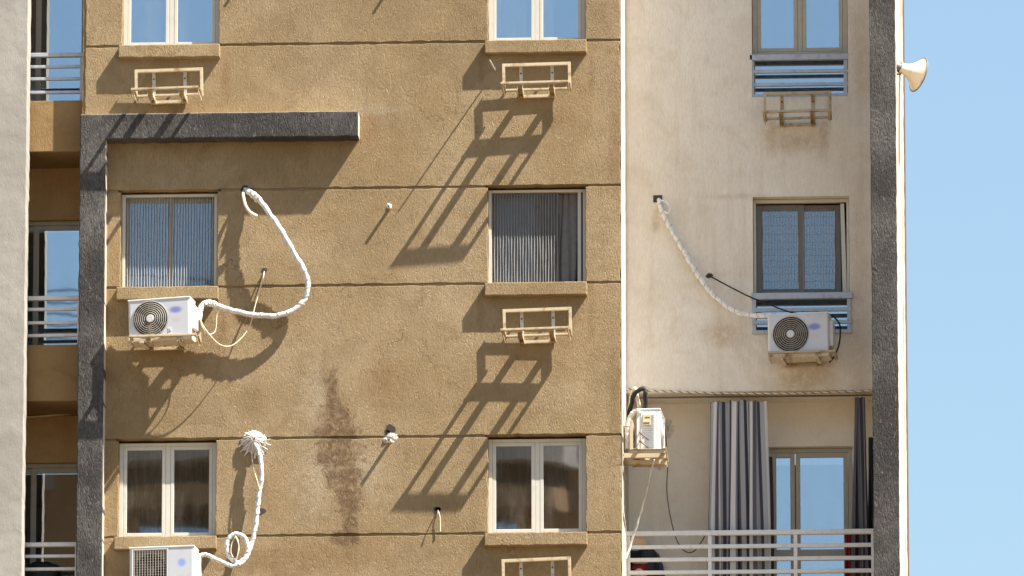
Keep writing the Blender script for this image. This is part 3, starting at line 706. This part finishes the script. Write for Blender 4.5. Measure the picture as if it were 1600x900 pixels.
# ------------------------------------------------------------------ hoses, cables and pipe stubs
def pts3(lst): return [P(px, py, -p_) for (px, py, p_) in lst]
def hose(name, lst, r, mat, label, cat='hose', group=None, rj=.10, n=10, seg=9, base=0.0):
    pp = [P(px, py, base-p_) for (px, py, p_) in lst]; s_ = spline(pp, seg); o = s_[0].copy()
    if cat == 'hose': s_ = [q+Vector((mnoise.noise(q*9), mnoise.noise(q*9+Vector((7,0,0))), mnoise.noise(q*9+Vector((0,7,0)))))*.012 for q in s_]
    e = MB(); e.tube([q-o for q in s_], r, n, rj=rj); ob = e.build(name, M[mat], None, smooth=True); ob.location = o
    if cat == 'hose' and name == 'insulated_hose' and mat in ('hose', 'hose_grey') and len(s_) > 60:
        tp = MB(); ref_ = None
        fine = []
        for a_, b_ in zip(s_[:-1], s_[1:]): fine += [a_.lerp(b_, k/4) for k in range(4)]
        wr = []; ang = 0.0; rr0 = r(.5) if callable(r) else r
        for i_ in range(1, len(fine)-1):
            t_ = (fine[i_+1]-fine[i_-1]).normalized(); ref_ = ref_ or Vector((0,0,1)); e1_ = (ref_-t_*ref_.dot(t_)).normalized(); ref_ = e1_; e2_ = t_.cross(e1_)
            ang += (fine[i_]-fine[i_-1]).length*62+.12*mnoise.noise(Vector((i_*.15,0,0))); rl_ = (r(i_/len(fine)) if callable(r) else r)*1.02
            wr.append(fine[i_]-o+(e1_*math.cos(ang)+e2_*math.sin(ang))*rl_)
        tp.tube(wr, .0045, 4); tp.build('tape_wrap', M['tape'], ob)
    return tag(ob, label, cat, group)
H1 = hose('insulated_hose', [(383,297,-.03),(392,301,.05),(410,318,.14),(432,349,.19),(455,387,.185),(473,420,.155),(481,446,.13),(475,469,.12),(455,486,.13),(428,494,.15),(395,492,.15),(360,484,.15),(335,477,.17),(322,473,.20),(314,482,.23),(311,500,.24)], lambda t: .0315*(1+.24*mnoise.noise(Vector((t*55,1,0)))), 'hose',
     'white taped hose looping right from a wall hole to the screened window unit', n=12)
e = MB(); e.tube([q-H1.location for q in spline(pts3([(386,298,.03),(396,304,.10),(403,312,.14)]), 6)], .038, 9, rj=.28); e.build('tape_end', M['foam'], H1)
e = MB(); e.tube([q-H1.location for q in spline(pts3([(340,478,.165),(328,473,.19),(319,475,.21)]), 6)], .036, 9, rj=.3); e.build('tape_end', M['foam'], H1)
hose('drain_pipe', [(381,298,-.03),(380,306,.10),(384,322,.16),(392,333,.17),(401,338,.14)], lambda t: .019 if t < .75 else .024, 'pvc', 'short bent pipe hanging from the hole beside the white hose', 'pipe', rj=.06)
e = MB(); e.lathe([(-.0,.05),(.006,.046),(.006,0.0)], P(383,296,0), (0,-1,0), 9); e.build('wall_hole', M['black'], B)
hose('power_cable', [(413,424,0),(411,434,.05),(406,452,.06),(398,480,.09),(392,505,.12),(380,525,.15),(362,540,.20),(345,539,.25),(330,526,.28),(317,508,.30),(311,492,.30)], .0065, 'cream_wire', 'thin cream cable looping from a small hole to the unit', 'cable', rj=0, n=6)
hose('power_cable', [(413,424,0),(408,436,.03),(402,455,.04),(393,480,.05),(380,508,.05)], .006, 'brown_wire', 'short brown cable hanging below the small hole', 'cable', rj=0, n=6)
hose('power_cable', [(345,480,.24),(339,492,.22),(338,508,.22),(335,519,.24),(326,522,.28),(316,510,.30),(312,495,.30)], .006, 'cream_wire', 'small cream cable loop dangling under the taped hose end', 'cable', rj=0, n=6)
def hole(px, py, y=0.0, r=.045, mat='fan_dark', n=7, nm='wall_hole'):
    p_ = P(px, py, y); V = [(p_.x+r*(1+random.uniform(-.3,.35))*math.cos(2*math.pi*k/n), p_.y-.005, p_.z+r*.8*(1+random.uniform(-.3,.35))*math.sin(2*math.pi*k/n)) for k in range(n)]
    V2 = [(a, p_.y+.01, b) for a, _, b in V]; e_ = MB(); e_.add(V+V2, [tuple(range(n))]+[(i, n+i, n+(i+1) % n, (i+1) % n) for i in range(n)]); return e_.build(nm, M[mat], B)
hole(413, 422, r=.032); hole(409, 799, r=.04); hole(683, 796, r=.05); hole(1108, 431, YB, .042)
def plaster_blob(px, py, r, th, y=0.0, sq=1.0, teeth=.5, mat='foam', nr=9, na=84):
    p_ = P(px, py, y); V = []; F = []
    ra = [r*(1+teeth*(.55*mnoise.noise(Vector((4*math.cos(2*math.pi*k/na), 4*math.sin(2*math.pi*k/na), px)))+.5*(random.random()-.6))) for k in range(na)]; ha = [.85+.5*mnoise.noise(Vector((3*math.cos(2*math.pi*k/na), 3*math.sin(2*math.pi*k/na), py)))+random.uniform(-.08,.08) for k in range(na)]
    for i in range(nr+1):
        q = i/nr
        for k in range(na):
            a = 2*math.pi*k/na; V.append((p_.x+ra[k]*q*math.cos(a), p_.y+.004-th*(1-q*q)*ha[k]*(.72+.56*random.random()) , p_.z+ra[k]*q*sq*math.sin(a)))
    for i in range(nr):
        for k in range(na): F.append((i*na+k, i*na+(k+1) % na, (i+1)*na+(k+1) % na, (i+1)*na+k))
    e_ = MB(); e_.add(V, F); return e_.build('plaster_patch', M[mat], B)
pb = plaster_blob(397, 691, .150, .06, sq=.95, teeth=.25); pb['label'] = 'white burst of plaster round the hose outlet'
mb = MB(); pc = P(397, 690, 0); rr_ = random.Random(5)
for k in range(70):
    a = -math.pi/2 + rr_.gauss(0, 1.25); L = .19*(.55+.5*rr_.random())*(1.05 if math.sin(a) < 0 else .75); th = rr_.uniform(.006, .013); y0_ = -.03-.03*rr_.random(); w_ = rr_.uniform(-.3,.3)
    mb.tube(spline([pc+Vector((.02*math.cos(a), y0_-.02, .02*math.sin(a)+.02)), pc+Vector((L*.5*math.cos(a), y0_, L*.5*math.sin(a)+.015)), pc+Vector((L*math.cos(a+w_), -.012+y0_*.2, L*math.sin(a+w_)))], 5), lambda t, th=th: th*(1-.45*t), 6, rj=.22)
mb.build('plaster_strands', M['foam'], pb)
plaster_blob(611, 684, .08, .018, teeth=.45); plaster_blob(608, 322, .042, .016, teeth=.4); plaster_blob(603, 688, .04, .02, teeth=.3); 
hole(684, 796, 0, .03); plaster_blob(1030, 725, .09, .012, 1.8, teeth=.3); plaster_blob(1043, 670, .10, .012, 1.8, sq=1.5, teeth=.25)
# lower left hose with its coil
H2 = hose('insulated_hose', [(396,690,.03),(402,700,.08),(406,716,.11),(409,735,.11),(407,757,.10),(404,778,.10),(402,800,.11),(399,825,.12),(393,850,.13),(384,871,.16),(371,880,.20),(360,872,.22),(354,856,.22),(358,841,.21),(370,834,.20),(382,841,.19),(387,856,.18),(384,872,.19),(375,881,.22),(362,884,.25),(348,880,.27),(335,873,.29),(322,867,.31),(312,868,.31)], lambda t: .026*(1+.30*mnoise.noise(Vector((t*70,4,0)))), 'hose',
     'white hose coiled once beside the square grille unit, hanging from burst plaster', n=12, rj=.14)
hose('power_cable', [(393,706,.06),(396,730,.10),(402,752,.13),(406,765,.13)], .006, 'cream_wire', 'thin cream cable hanging loose beside the burst plaster', 'cable', rj=0, n=6)
hose('power_cable', [(368,838,.24),(362,850,.25),(361,864,.25),(368,873,.25),(373,860,.25),(372,845,.25),(368,838,.26),(373,852,.27),(370,872,.27),(364,890,.24),(358,912,.20)], .006, 'cream_wire', 'cream cable twisted through the hose coil and hanging down', 'cable', rj=0, n=6)
# straight pipe stubs
def stub(px, py, L, r, lab, dx=0.0, dz=-.06, mat='pvc', y=0.0):
    a = P(px, py, y); b = Vector((dx*L, -L, dz*L)); e_ = MB(); n = b.normalized()
    e_.lathe([(-.02,r),(b.length,r),(b.length,r*.72),(b.length-.04,r*.7),(b.length-.04,0.0)], (0,0,0), n, 12); o_ = e_.build('drain_pipe', M[mat], None); o_.location = a
    return tag(o_, lab, 'pipe', 'drain pipe stubs')
stub(774, 110, .43, .009, 'thin white pipe jutting out under the top middle sill', dx=-.10, dz=.03, mat='hose')
stub(609, 325, .105, .019, 'pipe stub sticking out between the two middle row windows', dx=-.1)
stub(610, 690, .125, .021, 'pipe stub with crumbling white plaster left of the lower right window', dx=-.1)
stub(624, -42, .12, .017, 'pipe stub high on the wall above the picture, casting the stroke near the beam end')
stub(392, -53, .12, .017, 'pipe stub high on the wall beside the top left window, above the picture')
hole(610, 671, 0, .062, 'fan_dark', 11); hole(606, 677, 0, .04, 'black', 9)
hose('power_cable', [(684,797,.0),(683,804,.04),(679,815,.05),(676,826,.05)], .006, 'brown_wire', 'brown cable end poking from a star shaped hole', 'cable', rj=0, n=6)
hose('power_cable', [(684,797,.0),(687,806,.03),(688,818,.03),(688,830,.03)], .006, 'cream_wire', 'cream cable end poking from a star shaped hole', 'cable', rj=0, n=6)
# bay unit hose and cable
q = P(1028,311,YB); MB().box(q.x-.055, q.x+.05, YB-.006, YB+.02, q.z-.04, q.z+.045).build('wall_hole', M['fan_dark'], B)
H3 = hose('insulated_hose', [(1029,312,-.02),(1032,325,.06),(1041,345,.07),(1058,375,.07),(1078,409,.07),(1099,442,.07),(1117,463,.08),(1140,482,.12),(1165,491,.20),(1190,494,.28),(1212,494,.33)], lambda t: .028*(1+.25*mnoise.noise(Vector((t*45,9,0)))), 'hose_grey',
     'dirty taped hose sloping down the beige wall to the bay unit', base=YB, n=12)
hose('power_cable', [(1030,313,0),(1040,315,.10),(1047,324,.12),(1044,333,.10),(1036,330,.08),(1033,340,.07)], .010, 'hose_grey', 'stiff cable curl at the square hole in the beige wall', 'cable', base=YB, rj=0, n=6)
hose('power_cable', [(1108,431,0),(1116,435,.06),(1140,448,.10),(1170,463,.14),(1200,475,.20),(1232,487,.26),(1262,492,.30)], .009, 'black', 'black cable running from a hole down to the bay unit', 'cable', base=YB, rj=0, n=6)
hose('power_cable', [(1300,492,.33),(1311,505,.34),(1313,520,.34),(1311,538,.32),(1304,556,.28),(1296,566,.2)], .010, 'black', 'black cable hanging behind the right side of the bay unit', 'cable', base=YB, rj=0, n=6)
# pipes of the end-on unit
hose('insulated_hose', [(982,660,-.45),(984,640,-.42),(990,618,-.36),(998,610,-.32),(1006,607,-.32),(1009,618,-.32),(1008,640,-.40)], .026, 'black', 'black rubber hose arching above the end-on unit', n=10)
hose('insulated_hose', [(977,690,-.5),(979,665,-.48),(983,640,-.46),(988,615,-.42),(992,606,-.40),(996,618,-.38),(999,640,-.40)], .022, 'pvc', 'cream pipe rising behind the end-on unit', n=10)
hose('insulated_hose', [(980,700,-.45),(980,680,-.40),(984,655,-.38),(994,642,-.36),(1002,646,-.34)], .03, 'hose', 'white taped pipe curving into the end-on unit', n=10, rj=.2)
hose('power_cable', [(1003,703,-.3),(1004,714,-.3),(1012,718,-.3),(1020,714,-.3),(1024,705,-.3)], .008, 'cream_wire', 'cream cable loop hanging under the end-on unit', 'cable', rj=0, n=6)
hose('drain_pipe', [(1023,718,-.3),(1017,738,-.5),(1010,768,-.7),(1004,789,-.9),(995,822,-1.0),(985,850,-1.05),(978,872,-1.05)], lambda t: .008 if t < .42 else .014, 'hose', 'white slanting drain hose from the end-on unit to the balustrade', 'hose', rj=.03)
hose('power_cable', [(1038,660,-.9),(1041,690,-1.2),(1043,730,-1.5),(1042,768,-1.6),(1048,810,-1.65),(1058,845,-1.65),(1070,861,-1.6),(1083,862,-1.6),(1095,848,-1.5),(1104,832,-1.4)], .007, 'brown_wire', 'dark cable drooping across the balcony wall to the striped curtain', 'cable', rj=0, n=6)

# ------------------------------------------------------------------ rope of little lights along the bay's lower edge
rp = [Vector((1.285+(4.165-1.285)*i/72, YB-.02, 28.335-.045*math.sin(math.pi*i/72)*1.0+(-.045)*(i/72))) for i in range(73)]
e = MB(); e.tube([q-rp[0] for q in rp], .009, 6); R_ = e.build('rope', M['cream_wire'], None, smooth=True); R_.location = rp[0]; tag(R_, 'twisted rope strung along the lower edge of the beige bay', 'rope')
for ph in (0,):
    tw = []
    for i in range(0, 72*10):
        f_ = i/10; k = int(f_); a = rp[k].lerp(rp[k+1], f_-k); an = i*.26; tw.append(a-rp[0]+Vector((0, math.cos(an), math.sin(an)))*.009)
    e = MB(); e.tube(tw, .006, 4); e.build('strand', M['brown_wire'], R_)
e = MB(); rl = spline([P(36,652,.9), P(70,650,.9), P(122,645,.9)], 20); e.tube([q-rl[0] for q in rl], .012, 5, rj=.35); o = e.build('rope', M['cream_wire'], None); o.location = rl[0]; tag(o, 'twisted rope strung across the left recess', 'rope')

# ------------------------------------------------------------------ curtains
def curtain(x0, x1, z0, z1, y, folds, amp, mat, label, top_pinch=0.0, flare=0.0, group=None, name='curtain', hooks=False, nz=26):
    mb = MB(); nx = folds*10; V = []; UV = []; rnd = random.Random(sum(ord(ch)*(i_+3) for i_, ch in enumerate(label)) % 9973)
    ph = [rnd.uniform(-.5,.5) for _ in range(folds+2)]; am = [rnd.uniform(.6,1.3) for _ in range(folds+2)]
    for k in range(nz+1):
        v = k/nz
        for i in range(nx+1):
            u = i/nx; f = u*folds; kk = int(min(f, folds-1)); fr_ = f-kk
            ph_ = ph[kk]*(1-fr_)+ph[kk+1]*fr_; am_ = am[kk]*(1-fr_)+am[kk+1]*fr_
            yy = y + amp*am_*math.sin(2*math.pi*f+ph_*1.5+.5*v)*(.55+.45*v) + amp*.25*math.sin(2*math.pi*f*2.3+v*2)
            xx = x0+(x1-x0)*u + (u-.5)*flare*v + .012*math.sin(f*3.1+v*4) + amp*.5*math.cos(2*math.pi*f+ph_)
            zt = z1 - (top_pinch*abs(math.sin(math.pi*f*.8)) if k == 0 else 0)
            V.append((xx, yy, z1-(z1-z0)*v if k else zt)); UV.append((u, v))
    F = [(k*(nx+1)+i, k*(nx+1)+i+1, (k+1)*(nx+1)+i+1, (k+1)*(nx+1)+i) for k in range(nz) for i in range(nx)]
    o_ = Vector(((x0+x1)/2, y, z0)); mb.add([Vector(q)-o_ for q in V], F); mb.uv = UV
    ob = mb.build(name, M[mat], None, smooth=True); ob.location = o_
    return tag(ob, label, 'curtain', group)
YC = 1.27
a, b = P(1107,760,YC).x, P(1195,760,YC).x
C1 = curtain(a, b, 25.36, P(1150,625,YC).z, YC, 6, .06, 'curtain', 'grey and white striped curtain hanging left of the balcony door', .03, .09)
a, b = P(1335,760,YC).x, P(1350,760,YC).x
C2 = curtain(a, b, 25.36, P(1340,619,YC).z, YC+.02, 3, .035, 'curtain_dark', 'dark striped curtain gathered against the right charcoal pillar', .015, .17)
a, b = P(1355,700,YC).x, P(1364,700,YC).x
C3 = curtain(a, b, 25.36, P(1360,679,YC).z, YC+.12, 2, .03, 'bag', 'black cloth hanging behind the gathered dark curtain', .01, .02)
C5 = curtain(P(1318,850,YC).x, P(1330,850,YC).x, 25.36, P(1330,830,YC).z, YC+.12, 2, .025, 'red', 'dark red cloth edge hanging behind the balustrade', .01, .05)
curtain(P(1196,760,1.4).x, P(1206,760,1.4).x, 25.36, P(1200,712,1.4).z, 1.42, 2, .02, 'bag', 'black cloth strip between striped curtain and balcony door', .01, .0)
e = MB(); e.tube([(0,0,0),(2.85,0,0)], .011, 8); o = e.build('curtain_wire', M['brown_wire'], None); o.location = (1.30, YC, 28.262); tag(o, 'thin wire carrying the balcony curtains', 'wire')
curtain(WL[0]+.06, WL[0]+.54, 26.44, 27.49, .222, 7, .016, 'net', 'golden brown net curtain behind the left sash of the lower left window')
curtain(WL[0]+.60, WL[1]-.06, 26.44, 27.49, .232, 6, .014, 'net_dark', 'brown net curtain behind the right sash of the lower left window')
curtain(WR[0]+.06, WR[0]+.54, 26.44, 27.49, .226, 6, .016, 'net_dark', 'brown net curtain behind the left sash of the lower middle window')
curtain(WR[0]+.60, WR[1]-.06, 26.44, 27.49, .230, 5, .014, 'net_dark', 'brown net curtain behind the right sash of the lower middle window')
curtain(WR[0]+.10, WR[0]+.50, 32.32, 33.3, .30, 4, .03, 'greycloth', 'pale curtain dimly seen in the top middle window')
curtain(WL[0]+.08, WL[0]+.46, 32.32, 33.0, .30, 4, .03, 'greycloth', 'pale curtain dimly seen in the top left window')
curtain(WR[0]+.80, WR[1]-.02, 29.4, 30.48, .24, 3, .022, 'greycloth', 'plain grey curtain beside the open part of the pleated screen')

# ------------------------------------------------------------------ things on the balconies
def bundle(name, px, py, y, rx, ry, rz_, mat, label, cat, seed=1, sq=2.6):
    mb = MB(); nu, nv = 22, 14; V = []; rs = random.Random(seed); off = Vector((rs.random()*9, rs.random()*9, rs.random()*9))
    for j in range(nv+1):
        th = math.pi*j/nv
        for i in range(nu):
            ph = 2*math.pi*i/nu; d = Vector((math.sin(th)*math.cos(ph), math.sin(th)*math.sin(ph), math.cos(th)))
            m_ = (abs(d.x)**sq+abs(d.y)**sq+abs(d.z)**sq)**(-1/sq); k = m_*(1+.22*mnoise.noise(d*2.2+off)+.08*mnoise.noise(d*6+off))
            V.append((d.x*k*rx, d.y*k*ry, d.z*k*rz_+rz_))
    F = [(j*nu+i, (j+1)*nu+i, (j+1)*nu+(i+1) % nu, j*nu+(i+1) % nu) for j in range(nv) for i in range(nu)]
    mb.add(V, F); o_ = mb.build(name, M[mat], None, smooth=True); o_.location = P(px, py, y); return tag(o_, label, cat)
bundle('storage_bag', 1004, 922, 1.66, .20, .14, .25, 'bag', 'black bag piled in the balcony corner behind the rails', 'bag', 3)
bundle('cloth_bundle', 995, 916, 1.36, .125, .09, .11, 'pinkc', 'pale cloth bundle lowest in the balcony corner pile', 'cloth', 5)
bundle('cloth_bundle', 996, 893, 1.35, .13, .08, .035, 'red', 'red cloth folded on the balcony corner pile', 'cloth', 6)
bundle('cloth_bundle', 999, 883, 1.37, .09, .08, .035, 'box', 'tan cloth tucked in the balcony corner pile', 'cloth', 8)
bx = MB(); bx.box(-.10,.085,-.09,.09,0,.115); o = bx.build('cardboard_box', M['box'], None, bevel=.012); o.location = P(997, 857, 1.33); o.rotation_euler = (0,-.06,.3); tag(o, 'tan cardboard box on top of the balcony corner pile', 'box')
bundle('storage_bag', 1026, 925, 1.75, .09, .09, .20, 'bluec', 'navy cloth bag leaning right of the balcony pile', 'bag', 11)
bundle('storage_bag', 66, 935, .55, .24, .14, .21, 'bag', 'black bag behind the lowest rails of the left recess', 'bag', 13)
bundle('storage_bag', 72, 890, .55, .07, .06, .045, 'black', 'small black bundle on the bag in the left recess', 'bag', 14)

# ------------------------------------------------------------------ horn loudspeaker
HN = empty('horn_loudspeaker', (4.476, .9, P(1406,105,.9).z))
tag(HN, 'cream horn loudspeaker on the sunlit right edge of the building', 'loudspeaker')
ax = Vector((.84, .44, -.24)).normalized(); o0 = Vector((.035, 0, -.0))
prof = [(.0,.062),(.05,.064),(.09,.072),(.13,.090),(.17,.116),(.20,.142),(.23,.172),(.25,.196),(.258,.208)]
m_ = MB(); m_.lathe(prof + [(.262,.208),(.254,.196),(.20,.13),(.10,.06),(.10,0)], o0, ax, 44); m_.build('horn_bell', M['hornm'], HN, smooth=True)
m_ = MB(); e1 = ax.orthogonal().normalized(); e2 = ax.cross(e1)
m_.tube([o0+ax*.26+(e1*math.cos(k*math.pi/22)+e2*math.sin(k*math.pi/22))*.209 for k in range(44)], .0085, 6, closed=True); m_.build('rim', M['hornrim'], HN, smooth=True)
m_ = MB(); m_.lathe([(-.06,0),(-.06,.045),(.0,.05),(.012,.05)], o0, ax, 24); m_.build('driver', M['hornrim'], HN)
m_ = MB(); m_.box(-.01,.05,-.03,.03,-.09,-.075); m_.box(.035,.05,-.03,.03,-.09,.02); m_.box(-.004,.004,-.05,.05,-.12,.03); m_.build('mount', M['iron_old'], HN)
hose('power_cable', [(1404,112,-.9),(1406,122,-.9),(1405,150,-.9),(1405,260,-.9)], .007, 'brown_wire', 'cable running down the side wall from the horn', 'cable', rj=0, n=6)
